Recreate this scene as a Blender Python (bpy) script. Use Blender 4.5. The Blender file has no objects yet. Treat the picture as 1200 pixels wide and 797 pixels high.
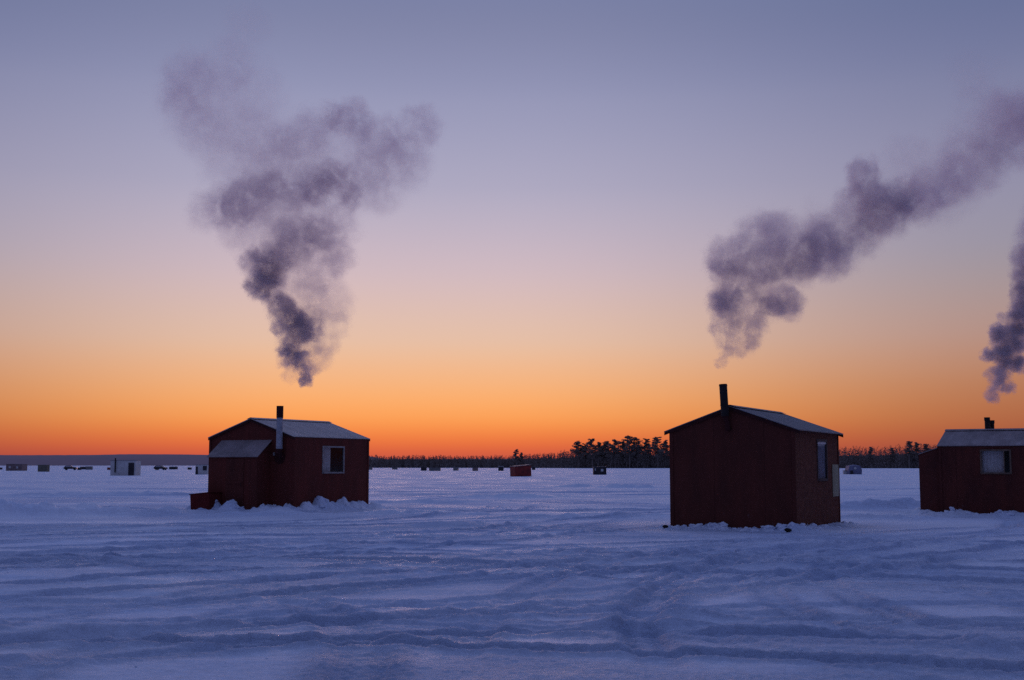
import bpy, bmesh, math, random
import numpy as np
from mathutils import Vector, Matrix, noise as mnoise

random.seed(7)
RNG = np.random.default_rng(11)
R = math.radians
scene = bpy.context.scene
COL = scene.collection

# ------------------------------------------------------------------ camera
F_PX, EYE, HORIZON = 1450.0, 1.5, 545.3          # focal length in photo pixels, eye height, horizon row
TILT = math.atan((HORIZON - 398.5) / F_PX)
cam = bpy.data.cameras.new('camera')
cam.sensor_width = 36.0
cam.lens = 36.0 * F_PX / 1200.0
cam.clip_start, cam.clip_end = 0.1, 40000.0
cam_ob = bpy.data.objects.new('camera', cam)
COL.objects.link(cam_ob)
cam_ob.location = (0, 0, EYE)
cam_ob.rotation_euler = (math.pi / 2 + TILT, 0, 0)
scene.camera = cam_ob


def at(px, py, Y):
    """the point at depth Y that the survey of the photograph puts at (px, py)"""
    xc, zc = (px - 600) / F_PX, (398.5 - py) / F_PX
    d = Vector((xc, math.cos(TILT) - zc * math.sin(TILT), math.sin(TILT) + zc * math.cos(TILT)))
    return d * (Y / d.y) + Vector((0, 0, EYE))


# ------------------------------------------------------------------ helpers
def tag(o, label=None, cat=None, group=None, kind=None):
    if label: o['label'] = label
    if cat: o['category'] = cat
    if group: o['group'] = group
    if kind: o['kind'] = kind
    return o


def empty(name, loc=(0, 0, 0), rz=0.0):
    o = bpy.data.objects.new(name, None)
    o.empty_display_size = 0.3
    COL.objects.link(o)
    o.location = loc
    o.rotation_euler = (0, 0, rz)
    return o


def obj(name, bm, mat, parent=None, smooth=False):
    me = bpy.data.meshes.new(name)
    bmesh.ops.recalc_face_normals(bm, faces=bm.faces)
    bm.to_mesh(me)
    bm.free()
    if smooth:
        me.polygons.foreach_set('use_smooth', [True] * len(me.polygons))
    for m in (mat if isinstance(mat, (list, tuple)) else [mat]):
        me.materials.append(m)
    o = bpy.data.objects.new(name, me)
    COL.objects.link(o)
    if parent: o.parent = parent
    return o


def box(bm, x0, x1, y0, y1, z0, z1, M=None, bev=0.0):
    r = bmesh.ops.create_cube(bm, size=1.0)
    vs = r['verts']
    T = Matrix.Translation(((x0 + x1) / 2, (y0 + y1) / 2, (z0 + z1) / 2)) @ Matrix.Diagonal((x1 - x0, y1 - y0, z1 - z0, 1))
    if M is not None: T = M @ T
    bmesh.ops.transform(bm, matrix=T, verts=vs)
    if bev:
        es = list({e for v in vs for e in v.link_edges})
        bmesh.ops.bevel(bm, geom=es, offset=bev, segments=1, affect='EDGES')


def tube(bm, pts, rads, n=14, cap=True):
    """swept tube through points with one radius per point"""
    pts = [Vector(p) for p in pts]
    rings = []
    for i, p in enumerate(pts):
        a = pts[max(i - 1, 0)]; b = pts[min(i + 1, len(pts) - 1)]
        t = (b - a).normalized()
        u = t.cross(Vector((0.13, 0.97, 0.2)))
        if u.length < 1e-3: u = t.cross(Vector((1, 0, 0)))
        u.normalize(); v = t.cross(u)
        rings.append([bm.verts.new(p + (u * math.cos(k * 2 * math.pi / n) + v * math.sin(k * 2 * math.pi / n)) * rads[i]) for k in range(n)])
    for q in range(len(rings) - 1):
        for k in range(n):
            bm.faces.new((rings[q][k], rings[q][(k + 1) % n], rings[q + 1][(k + 1) % n], rings[q + 1][k]))
    if cap:
        bm.faces.new(rings[0][::-1]); bm.faces.new(rings[-1])


def quad(bm, *ps):
    return bm.faces.new([bm.verts.new(p) for p in ps])


# ------------------------------------------------------------------ materials
def srgb(r, g, b):
    f = lambda c: (c / 255 / 12.92) if c / 255 <= 0.04045 else ((c / 255 + 0.055) / 1.055) ** 2.4
    return (f(r), f(g), f(b), 1.0)


class NT:
    def __init__(self, tree):
        self.t = tree; self.n = tree.nodes; self.l = tree.links
    def add(self, kind, **kw):
        nd = self.n.new(kind)
        for k, v in kw.items():
            if k.startswith('i_'):
                key = k[2:]
                nd.inputs[int(key) if key.isdigit() else key.replace('_', ' ')].default_value = v
            else:
                setattr(nd, k, v)
        return nd
    def link(self, a, b): self.l.new(a, b)
    def math(self, op, a, b=None, c=None, clamp=False):
        nd = self.n.new('ShaderNodeMath'); nd.operation = op; nd.use_clamp = clamp
        for i, s in enumerate((a, b, c)):
            if s is None: continue
            if isinstance(s, (int, float)): nd.inputs[i].default_value = s
            else: self.l.new(s, nd.inputs[i])
        return nd.outputs[0]


def mat_base(name, rough=0.7, spec=0.3, metal=0.0):
    m = bpy.data.materials.new(name); m.use_nodes = True
    nt = NT(m.node_tree)
    b = nt.n['Principled BSDF']
    b.inputs['Roughness'].default_value = rough
    b.inputs['Metallic'].default_value = metal
    b.inputs['Specular IOR Level'].default_value = spec
    return m, nt, b


def mottled(name, c1, c2, scale=2.0, rough=0.7, spec=0.3, bump=0.2, metal=0.0, stretch=(1, 1, 1), bscale=30.0, c3=None, detail=5.0, bdist=0.01):
    """two or three colours mixed by stretched noise, plus a fine bump"""
    m, nt, b = mat_base(name, rough, spec, metal)
    tc = nt.add('ShaderNodeTexCoord')
    mp = nt.add('ShaderNodeMapping'); mp.inputs['Scale'].default_value = stretch
    nt.link(tc.outputs['Object'], mp.inputs['Vector'])
    n1 = nt.add('ShaderNodeTexNoise', i_Scale=scale, i_Detail=detail, i_Roughness=0.6)
    nt.link(mp.outputs[0], n1.inputs['Vector'])
    rp = nt.add('ShaderNodeValToRGB')
    e = rp.color_ramp.elements
    e[0].position, e[0].color = 0.32, (*c1, 1)
    e[1].position, e[1].color = 0.68, (*c2, 1)
    if c3:
        x = e.new(0.82); x.color = (*c3, 1)
    nt.link(n1.outputs['Fac'], rp.inputs[0]); nt.link(rp.outputs[0], b.inputs['Base Color'])
    if bump:
        n2 = nt.add('ShaderNodeTexNoise', i_Scale=bscale, i_Detail=3.0)
        nt.link(mp.outputs[0], n2.inputs['Vector'])
        bp = nt.add('ShaderNodeBump', i_Strength=bump, i_Distance=bdist)
        nt.link(n2.outputs['Fac'], bp.inputs['Height']); nt.link(bp.outputs[0], b.inputs['Normal'])
    return m


def painted_ply(name, base, dark, worn, sheet=1.22, osb=0.0):
    """red paint on plywood sheets: faded streaks, seams between sheets, grime toward the snow"""
    m, nt, b = mat_base(name, 0.82, 0.12)
    tc = nt.add('ShaderNodeTexCoord')
    o = tc.outputs['Object']
    mp = nt.add('ShaderNodeMapping'); mp.inputs['Scale'].default_value = (1.6, 1.6, 0.5)
    nt.link(o, mp.inputs['Vector'])
    n1 = nt.add('ShaderNodeTexNoise', i_Scale=1.7, i_Detail=6.0, i_Roughness=0.62); nt.link(mp.outputs[0], n1.inputs['Vector'])
    rp = nt.add('ShaderNodeValToRGB'); e = rp.color_ramp.elements
    e[0].position, e[0].color = 0.3, (*dark, 1)
    e[1].position, e[1].color = 0.6, (*base, 1)
    nt.link(n1.outputs['Fac'], rp.inputs[0])
    n2 = nt.add('ShaderNodeTexNoise', i_Scale=7.0, i_Detail=7.0, i_Roughness=0.7); nt.link(mp.outputs[0], n2.inputs['Vector'])
    wr = nt.add('ShaderNodeMapRange', i_1=0.60, i_2=0.74); nt.link(n2.outputs['Fac'], wr.inputs[0])
    mx = nt.add('ShaderNodeMix', data_type='RGBA'); mx.inputs[7].default_value = (*worn, 1)
    nt.link(nt.math('MULTIPLY', wr.outputs[0], 0.55), mx.inputs[0]); nt.link(rp.outputs[0], mx.inputs[6])
    col = mx.outputs[2]
    if osb:
        vo = nt.add('ShaderNodeTexVoronoi', i_Scale=11.0); mo = nt.add('ShaderNodeMapping')
        mo.inputs['Scale'].default_value = (1.0, 1.0, 1.9); nt.link(o, mo.inputs['Vector']); nt.link(mo.outputs[0], vo.inputs['Vector'])
        sp = nt.add('ShaderNodeSeparateColor'); nt.link(vo.outputs['Color'], sp.inputs[0])
        # strand board shows on the +x side only
        ge = nt.add('ShaderNodeNewGeometry'); vt = nt.add('ShaderNodeVectorTransform', vector_type='NORMAL', convert_from='WORLD', convert_to='OBJECT')
        nt.link(ge.outputs['True Normal'], vt.inputs[0])
        sx = nt.add('ShaderNodeSeparateXYZ'); nt.link(vt.outputs[0], sx.inputs[0])
        side = nt.math('GREATER_THAN', nt.math('ABSOLUTE', sx.outputs[0]), 0.7)
        m2 = nt.add('ShaderNodeMix', data_type='RGBA'); m2.inputs[7].default_value = (0.23, 0.085, 0.045, 1)
        nt.link(nt.math('MULTIPLY', nt.math('MULTIPLY', sp.outputs[0], side), osb), m2.inputs[0]); nt.link(col, m2.inputs[6])
        col = m2.outputs[2]
    # seams
    sep = nt.add('ShaderNodeSeparateXYZ'); nt.link(o, sep.inputs[0])
    s = nt.math('ADD', sep.outputs[0], sep.outputs[1])
    fr = nt.math('FRACT', nt.math('DIVIDE', nt.math('ADD', s, 40.37), sheet))
    seam = nt.math('LESS_THAN', nt.math('ABSOLUTE', nt.math('SUBTRACT', fr, 0.5)), 0.006)
    m3 = nt.add('ShaderNodeMix', data_type='RGBA'); m3.inputs[7].default_value = (0.015, 0.008, 0.008, 1)
    nt.link(nt.math('MULTIPLY', seam, 0.4), m3.inputs[0]); nt.link(col, m3.inputs[6])
    # frost rubbed on the lowest boards
    n4 = nt.add('ShaderNodeTexNoise', i_Scale=5.0, i_Detail=6.0, i_Roughness=0.7); nt.link(o, n4.inputs['Vector'])
    lo = nt.add('ShaderNodeMapRange', i_1=0.75, i_2=0.1); nt.link(sep.outputs[2], lo.inputs[0])
    fz = nt.add('ShaderNodeMapRange', i_1=0.62, i_2=0.8); nt.link(n4.outputs['Fac'], fz.inputs[0])
    m4 = nt.add('ShaderNodeMix', data_type='RGBA'); m4.inputs[7].default_value = (0.5, 0.5, 0.55, 1)
    nt.link(nt.math('MULTIPLY', nt.math('MULTIPLY', lo.outputs[0], fz.outputs[0]), 0.35), m4.inputs[0]); nt.link(m3.outputs[2], m4.inputs[6])
    nt.link(m4.outputs[2], b.inputs['Base Color'])
    bp = nt.add('ShaderNodeBump', i_Strength=0.35, i_Distance=0.008)
    nt.link(nt.math('SUBTRACT', n2.outputs['Fac'], seam), bp.inputs['Height']); nt.link(bp.outputs[0], b.inputs['Normal'])
    return m


def glass_mat():
    m = bpy.data.materials.new('window glass'); m.use_nodes = True
    nt = NT(m.node_tree); nt.n.clear()
    out = nt.add('ShaderNodeOutputMaterial'); mix = nt.add('ShaderNodeMixShader')
    tr = nt.add('ShaderNodeBsdfTransparent'); tr.inputs[0].default_value = (0.75, 0.78, 0.8, 1)
    gl = nt.add('ShaderNodeBsdfGlossy'); gl.inputs['Roughness'].default_value = 0.08
    lw = nt.add('ShaderNodeLayerWeight', i_Blend=0.5)
    nt.link(nt.math('MULTIPLY_ADD', nt.math('POWER', lw.outputs['Facing'], 5.0), .85, .03), mix.inputs[0]); nt.link(tr.outputs[0], mix.inputs[1]); nt.link(gl.outputs[0], mix.inputs[2])
    nt.link(mix.outputs[0], out.inputs[0])
    return m


RED = painted_ply('dark red painted plywood', (0.150, 0.035, 0.026), (0.10, 0.029, 0.022), (0.10, 0.05, 0.038))
RED_OSB = painted_ply('dark red painted strand board', (0.125, 0.035, 0.025), (0.085, 0.028, 0.021), (0.10, 0.048, 0.034), osb=0.5)
MAROON = painted_ply('dull maroon painted plywood', (0.125, 0.034, 0.025), (0.07, 0.024, 0.02), (0.075, 0.045, 0.036))
BOARD = mottled('weathered red boards', (0.09, 0.016, 0.014), (0.15, 0.024, 0.02), 3.0, 0.85, 0.1)
TRIM = mottled('dark trim boards', (0.035, 0.012, 0.012), (0.07, 0.02, 0.018), 4.0, 0.8, 0.15, stretch=(2, 2, .4))
TIN = mottled('frosted tin roofing', (0.36, 0.32, 0.30), (0.52, 0.47, 0.45), 1.3, 0.6, 0.35, bump=0.15, stretch=(1, 2.2, 1), c3=(0.62, 0.63, 0.67), detail=7)
TIN_DARK = mottled('weathered tin roofing', (0.12, 0.115, 0.125), (0.25, 0.24, 0.255), 1.3, 0.6, 0.3, bump=0.15, stretch=(1, 2.2, 1), c3=(0.46, 0.46, 0.5), detail=7)
TIN_BLUE = mottled('dusty frosted tin roofing', (0.20, 0.165, 0.165), (0.34, 0.285, 0.285), 1.3, 0.65, 0.25, bump=0.15, stretch=(1, 2.2, 1), c3=(0.46, 0.40, 0.41), detail=7)
GALV = mottled('galvanised stovepipe', (0.28, 0.28, 0.30), (0.42, 0.42, 0.45), 9.0, 0.5, 0.4, bump=0.1)
SOOT = mottled('sooty black stovepipe', (0.010, 0.008, 0.008), (0.028, 0.022, 0.022), 6.0, 0.65, 0.3, bump=0.15)
WHITE = mottled('white window trim', (0.22, 0.20, 0.19), (0.36, 0.33, 0.31), 5.0, 0.6, 0.3, bump=0.1)
DARKFRAME = mottled('dark window trim', (0.05, 0.03, 0.03), (0.12, 0.08, 0.07), 5.0, 0.7, 0.2, bump=0.1)
TANFRAME = mottled('bare timber window trim', (0.11, 0.07, 0.05), (0.2, 0.14, 0.10), 5.0, 0.7, 0.2, bump=0.1)
CURTAIN = mottled('white curtain', (0.66, 0.57, 0.53), (0.84, 0.74, 0.68), 3.0, 0.9, 0.1, bump=0.1)
SHADE = mottled('grey window blind', (0.34, 0.32, 0.36), (0.46, 0.43, 0.48), 3.0, 0.9, 0.1, bump=0.1)
PANEL = mottled('pale yellow board', (0.30, 0.26, 0.17), (0.42, 0.37, 0.25), 2.0, 0.7, 0.2, bump=0.15, stretch=(1, 1, .4))
GLASS = glass_mat()
BLOCK = mottled('charred wood', (0.01, 0.009, 0.009), (0.03, 0.025, 0.022), 8.0, 0.85, 0.1)
BARK = mottled('pine bark', (0.18, 0.15, 0.13), (0.24, 0.19, 0.17), 1.5, 0.9, 0.1, bump=0)
NEEDLE = mottled('hazed frosted pine needles', (0.20, 0.16, 0.135), (0.27, 0.21, 0.18), 0.35, 0.9, 0.05, bump=0)  # base colour lightened for frost and for the air haze before the pines
WOODS = mottled('distant hazed frosted woods', (0.21, 0.175, 0.155), (0.27, 0.22, 0.195), 0.06, 0.95, 0.0, bump=0)  # distance haze is mixed into this frosted tree colour
SHORE = mottled('shadowed brushy bank', (0.07, 0.058, 0.055), (0.10, 0.085, 0.08), 0.06, 1.0, 0.0, bump=0)  # base colour darkened to offset skylight on the bank top
HILLS = mottled('hazy wooded hills', (0.40, 0.29, 0.29), (0.45, 0.32, 0.32), 0.004, 1.0, 0.0, bump=0)  # pale reddish colour carries the air haze over the hills


# ------------------------------------------------------------------ ground height
PERM = np.concatenate([RNG.permutation(512)] * 2)
GA = RNG.random(512) * 2 * np.pi
GX, GY = np.cos(GA), np.sin(GA)


def perlin(x, y):
    xi = np.floor(x).astype(np.int64); yi = np.floor(y).astype(np.int64)
    xf, yf = x - xi, y - yi
    u = xf * xf * xf * (xf * (xf * 6 - 15) + 10); v = yf * yf * yf * (yf * (yf * 6 - 15) + 10)
    def g(a, b, dx, dy):
        h = PERM[(PERM[a & 511] + b) & 511]
        return GX[h] * dx + GY[h] * dy
    n00, n10 = g(xi, yi, xf, yf), g(xi + 1, yi, xf - 1, yf)
    n01, n11 = g(xi, yi + 1, xf, yf - 1), g(xi + 1, yi + 1, xf - 1, yf - 1)
    a = n00 + u * (n10 - n00); b = n01 + u * (n11 - n01)
    return (a + v * (b - a)) * 1.5


def fbm(x, y, octs=4, gain=0.5):
    s = 0; a = 1.0
    for i in range(octs):
        s = s + a * perlin(x * 2 ** i + 17.3 * i, y * 2 ** i - 9.1 * i); a *= gain
    return s


def sstep(a, b, x):
    t = np.clip((x - a) / (b - a), 0, 1)
    return t * t * (3 - 2 * t)


# huts: (corner x, corner y, rotation, width, depth)
TH_L, TH_M, PH_R = R(28.88), R(27.38), R(30)
HUT_L = (-7.042, 40.256, -TH_L, 3.634, 4.091)
HUT_M = (6.543, 28.756, -TH_M, 3.037, 4.427)
HUT_R = (13.05, 38.0, R(-120), 3.0, 4.2)
# footprints (hut, x0, x1, y0, y1, bank height, bank reach, lumpiness)
FOOT = [(HUT_L, -3.634, 0, 0, 4.091, .20, .75, 1.0), (HUT_L, -3.05, -1.05, -.65, 0, .22, .7, 1.0),
        (HUT_M, -3.037, 0, 0, 4.427, .07, .38, 1.0),
        (HUT_R, -3.0, 0, 0, 4.2, .10, .8, .8), (HUT_R, -2.2, -.06, -.62, 0, .10, .7, .8)]


def local(h, x, y):
    c, s = math.cos(h[2]), math.sin(h[2])
    dx, dy = x - h[0], y - h[1]
    return dx * c + dy * s, -dx * s + dy * c


# vehicle tracks: circle arcs (cx, cy, radius, half gauge, rut half width, depth, a0, a1)
def arc3(p, q, r):
    """circle through three ground points, with the angles it spans"""
    (ax, ay), (bx_, by_), (cx, cy) = p, q, r
    d = 2 * (ax * (by_ - cy) + bx_ * (cy - ay) + cx * (ay - by_))
    ux = ((ax * ax + ay * ay) * (by_ - cy) + (bx_ * bx_ + by_ * by_) * (cy - ay) + (cx * cx + cy * cy) * (ay - by_)) / d
    uy = ((ax * ax + ay * ay) * (cx - bx_) + (bx_ * bx_ + by_ * by_) * (ax - cx) + (cx * cx + cy * cy) * (bx_ - ax)) / d
    rad = math.hypot(ax - ux, ay - uy)
    a = [math.degrees(math.atan2(y - uy, x - ux)) for x, y in (p, q, r)]
    a1 = a[0] + ((a[1] - a[0] + 180) % 360 - 180); a2 = a1 + ((a[2] - a1 + 180) % 360 - 180)
    lo, hi = min(a[0], a2), max(a[0], a2)
    ext = math.degrees(3.0 / rad)
    return ux, uy, rad, lo - ext, hi + ext


def track(p, q, r, hg=.75, hw=.17, dep=.045, off=0.0):
    cx, cy, rad, a0, a1 = arc3(p, q, r)
    return (cx, cy, rad + off, hg, hw, dep, a0, a1)


TRACKS = [
    track((.4, 11), (2.6, 19.8), (11, 29.5), dep=.035), track((1.2, 11.5), (3.4, 19.2), (12, 28), dep=.03, hg=0, hw=.25),
    track((-9, 11.5), (-1, 17), (11, 28)), track((-9.5, 13), (-1.5, 18.4), (10, 30)), track((-8, 10), (0, 15.4), (12, 25.5)), track((-7, 9.5), (1, 14), (9, 22.5), hg=0, hw=.25),
    track((-11, 16), (-3, 22.5), (3.5, 33)), track((-12, 18.5), (-4, 24), (2, 34)), track((-13, 21), (-5, 25.5), (2.6, 28)),
    track((9, 12.5), (3.4, 16.4), (-8, 19.6)), track((9.5, 14.5), (3.4, 18.4), (-8, 21.6)), track((9, 17), (4, 20.6), (-6, 24)), track((7, 10.2), (2.0, 12.8), (-6, 14), hg=0, hw=.26), track((6, 9), (1, 10.8), (-5, 11.6)),
    track((-5, 9.2), (-1.4, 11.6), (6, 12.6)), track((-12, 24), (-4, 27), (8, 24.5)), track((-14, 31), (-2, 33.5), (8, 43)), track((-16, 44), (0, 41), (14, 52)),
    track((5, 20), (9.6, 25), (15, 36)), track((-6, 60), (5, 48), (30, 42)), track((-25, 55), (0, 62), (25, 58)), track((-20, 75), (0, 70), (30, 82), dep=.07, hw=.3),
    track((-4.2, 9.2), (-3.0, 14.5), (2.6, 19.5), dep=.03), track((5.2, 9.4), (4.6, 14.5), (8, 23), dep=.03), track((-1.2, 10), (-2.6, 14.5), (-8.5, 21), dep=.028, hg=0, hw=.24), track((3.4, 9.2), (2.2, 12.6), (3.2, 17.6), dep=.028),
    track((2, 23), (6, 24.2), (13, 22)), track((-14, 27.5), (-6, 33), (0, 45)),
]
# drifts and heaps: (x, y, half length, half width, angle, height)
HEAPS = [(-14.6, 37.2, 2.4, .8, 8, .40), (-11.6, 37.8, 1.9, .6, -6, .26), (-17.5, 40, 3, 1.0, 15, .32), (-10.2, 39.3, 1.1, .6, 10, .16),
         (13.2, 43.6, 1.5, .55, 5, .36), (10.9, 42.8, 1.5, .5, 15, .17), (12.0, 37.0, 1.0, .55, -18, .15), (10.6, 35.4, 1.5, .6, -20, .12), (16.0, 34.8, 2.2, .7, -28, .10),
         (5.6, 14.3, .28, .22, 0, .13), (1.4, 12.2, .9, .35, 35, .09), (2.3, 11.6, .9, .3, -20, .07),
         (7, 80, 1.6, .6, 0, .24), (4.2, 84, 1.4, .5, 5, .20), (11, 78, .6, .4, 0, .22), (8.4, 79, .5, .4, 0, .24), (-3.5, 50, 3, .9, 8, .14), (2, 36, 2.6, .6, 12, .13),
         (-1, 31, 2.4, .5, 14, .11), (-6, 29, 3, .5, -5, .08), (0, 58, 3, .8, -4, .16), (-20, 60, 5, 1, 3, .22), (-4.2, 11.5, 1.0, .5, 20, .08),
         (-5, 9.6, 1.5, .5, -15, .10), (-9.3, 40.25, .75, .34, -29, .38), (-7.7, 39.7, .5, .32, -20, .32), (-5.55, 42.15, 1.0, .42, 61, .42), (-6.35, 40.75, .5, .34, 61, .22), (-10.75, 39.95, .8, .34, -15, .30), (-8.5, 39.6, 2.2, .6, -15, .14), (-5.2, 42.0, 1.8, .6, 61, .16), (5.2, 29.6, 1.6, .35, -27, .10), (14.2, 36.6, 2.4, .5, -30, .14), (4.4, 10.4, 1.5, .35, 8, .08), (-3.4, 38.6, 1.6, .5, 12, .12), (-1.8, 37.2, 1.5, .4, 20, .12), (-11.2, 38.4, 1.6, .8, 10, -.24), (-7.6, 37.9, 1.6, .45, -10, .18)]


# swaths driven over again and again: (cx, cy, radius, half width, relief, a0, a1)
def swath(p, q, r, hw, rel):
    cx, cy, rad, a0, a1 = arc3(p, q, r)
    return (cx, cy, rad, hw, rel, a0, a1)


SWATHS = [swath((.8, 11), (2.8, 19.5), (11, 29), 1.5, .05), swath((-9, 12), (-1, 17.4), (11, 28.6), 1.6, .055), swath((9, 13.5), (3.4, 17.2), (-8, 20.4), 1.5, .05), swath((7, 9.8), (1.6, 11.8), (-6, 12.6), 1.2, .05),
          swath((-12, 17.4), (-3.6, 23.4), (3, 33.6), 1.5, .055), swath((-13, 27), (-3, 30), (8, 26), 1.6, .055), swath((5, 20), (9.8, 25.5), (16, 37), 1.3, .055), swath((-16, 46), (0, 43), (16, 55), 2.2, .07), swath((-25, 58), (0, 64), (28, 58), 2.6, .08),
          (0, -100, 180, 3.0, .09, 60, 120), (10, 200, 102, 3.5, .1, -130, -50)]


def height(x, y, want_rough=False):
    rr = np.hypot(x, y)
    far = 1 - sstep(60, 500, rr) * 0.6
    z = 0.032 * fbm(x * .11, y * .13, 3) * (1 - 0.8 * sstep(80, 300, rr))
    near = 1 - sstep(150, 400, rr)
    # wind-packed sheets with one steep edge
    wx = x + 1.5 * perlin(x * .2, y * .2); wy = y + .8 * perlin(x * .3 + 9, y * .3)
    s1 = perlin(wx * .13 + .05 * wy, wy * .42)
    z += .026 * (sstep(-.05, .10, s1) + .5 * np.maximum(s1, 0)) * far * (.4 + .6 * sstep(-.2, .3, perlin(x * .07 + 4, y * .07)))
    rid = np.maximum(0, 1 - np.abs(perlin(wx * .22 + .12 * wy, wy * .8)) * 3) ** 2
    z += .008 * rid * far + .010 * fbm(wx * .4, wy * .8, 2) * far
    z += (0.09 * perlin(x * .03, y * .045) + .05 * perlin(x * .05, y * .14) + .04 * perlin(x * .09, y * .3)) * sstep(45, 80, rr) * far
    # rough trodden patches between smooth ones
    patch = sstep(-.05, .35, fbm(x * .13 + 3, y * .2, 3))
    m = rr < 60
    xm, ym = x[m], y[m]
    # broken crust: small sharp-edged chunks, thick in the rough patches and along the driven swaths
    rough = np.zeros_like(z)
    rough[m] = .06 + .42 * patch[m]
    z[m] += .004 * fbm(xm * 3.4 + 5, ym * 4.2, 3, .6)
    for (cx, cy, rad, hw, rel, a0, a1) in SWATHS:
        d = np.hypot(x - cx, y - cy) - rad
        m = np.abs(d) < hw * 1.3
        if not m.any(): continue
        xm, ym = x[m], y[m]; dm = d[m] + .12 * perlin(x[m] * .5, y[m] * .5)
        an = np.degrees(np.arctan2(ym - cy, xm - cx)); mid = (a0 + a1) / 2
        da = np.abs((an - mid + 180) % 360 - 180); half = (a1 - a0) / 2
        arc = np.radians(da) * rad
        w = (1 - sstep(half - 10, half, da)) * (1 - sstep(hw * .75, hw * 1.25, np.abs(dm)))
        w = w * (.35 + .65 * sstep(-.35, .2, perlin(xm * .16 + cx, ym * .16 + rad)))
        st = perlin(dm * 1.3 + rad, arc * .05) + .6 * perlin(dm * 3.1 + 7, arc * .07) + .35 * perlin(dm * 6.5 + 3, arc * .12)
        z[m] += w * rel * (.50 * st - .2)
        rough[m] = np.maximum(rough[m], w * .75 * sstep(-.5, .5, st))
    for (cx, cy, rad, hg, hw, dep, a0, a1) in TRACKS:
        d = np.hypot(x - cx, y - cy) - rad
        m = np.abs(d) < hg + 1.2
        if not m.any(): continue
        xm, ym, dm = x[m], y[m], d[m]
        an = np.degrees(np.arctan2(ym - cy, xm - cx))
        mid = (a0 + a1) / 2
        da = np.abs((an - mid + 180) % 360 - 180)
        half = (a1 - a0) / 2
        w = (1 - sstep(half - 8, half, da)) * (.55 + .45 * sstep(-.3, .3, perlin(xm * .25 + cx, ym * .25)))
        dm = dm + .05 * perlin(xm * .6, ym * .6 + rad)
        e = np.abs(np.abs(dm) - hg) if hg > 0 else np.abs(dm)
        rut = -dep * (1 - sstep(hw * .75, hw * 1.1, e))
        tread = .10 * dep * (1 - sstep(hw * .5, hw, e)) * np.sin(np.radians(an) * rad * 2 * np.pi / .16 + 3 * np.sign(dm))
        rough[m] = np.maximum(rough[m], w * np.exp(-((e - hw * .8) / (hw * 1.3)) ** 2))
        berm = dep * .75 * np.exp(-((e - hw * 1.45) / (hw * .36)) ** 2) * (.8 + .5 * perlin(xm * 1.7, ym * 1.7))
        z[m] += .8 * w * (rut + berm + tread * (rr[m] < 45))
    for (hx, hy, a, b, ang, h) in HEAPS:
        m = np.hypot(x - hx, y - hy) < 3.2 * max(a, b)
        if not m.any(): continue
        c, s = math.cos(R(ang)), math.sin(R(ang))
        dx, dy = x[m] - hx, y[m] - hy
        u, v = (dx * c + dy * s) / a, (-dx * s + dy * c) / b
        v = v + .35 * perlin(x[m] * .9, y[m] * .9)
        # a steeper face toward the camera
        v = np.where(v < 0, v * 1.35, v * .8)
        z[m] += h * np.exp(-(u * u) ** 1.3 - v * v) * (.82 + .50 * fbm(x[m] * 1.3, y[m] * 1.7, 4, .5))
    m = (rr < 48) & (y > 0)
    xm, ym = x[m], y[m]
    c1 = perlin(xm * 4.3 + 3, ym * 4.3) + .55 * perlin(xm * 9.1, ym * 9.1 + 5)
    c2 = perlin(xm * 2.1 + 8, ym * 2.3 + 1) + .5 * perlin(xm * 6.1, ym * 6.1)
    z[m] += rough[m] * (.010 * sstep(.10, .32, c1) + .009 * sstep(.28, .48, c2) + .008 * perlin(xm * 14, ym * 14) + .007 * perlin(xm * 25, ym * 25))
    for h, cxl, cyl in ((HUT_L, -1.8, 1.6), (HUT_M, -1.5, 2.0), (HUT_R, -1.5, 2.0)):
        c, s_ = math.cos(h[2]), math.sin(h[2])
        q = np.hypot(x - (h[0] + cxl * c - cyl * s_), y - (h[1] + cxl * s_ + cyl * c))
        z = z * (.25 + .75 * sstep(3.0, 5.2, q)) - .03 * (1 - sstep(3.2, 6.0, q))
    bank = np.zeros_like(z)
    for (h, x0, x1, y0, y1, A, reach, lump) in FOOT:
        m = np.hypot(x - h[0], y - h[1]) < 10
        if not m.any(): continue
        lx, ly = local(h, x[m], y[m])
        dx = np.maximum(np.maximum(x0 - lx, lx - x1), 0); dy = np.maximum(np.maximum(y0 - ly, ly - y1), 0)
        d = np.hypot(dx, dy)
        n = fbm(x[m] * 1.15 + 31, y[m] * 1.15, 3, .55)
        n2 = np.abs(fbm(x[m] * 3.3, y[m] * 3.3, 4, .6))
        hb = A * np.exp(-(d / reach) ** 1.6) * np.clip(.55 + 1.7 * lump * n, .0, 2.4)
        hb += np.where(d < 1.6 * reach, (.07 * lump) * n2 * np.exp(-(d / (reach * .85)) ** 2), 0)
        bank[m] = np.maximum(bank[m], hb)
    return (z + bank, rough) if want_rough else z + bank


def height1(x, y):
    return float(height(np.array([float(x)]), np.array([float(y)]))[0])


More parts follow.
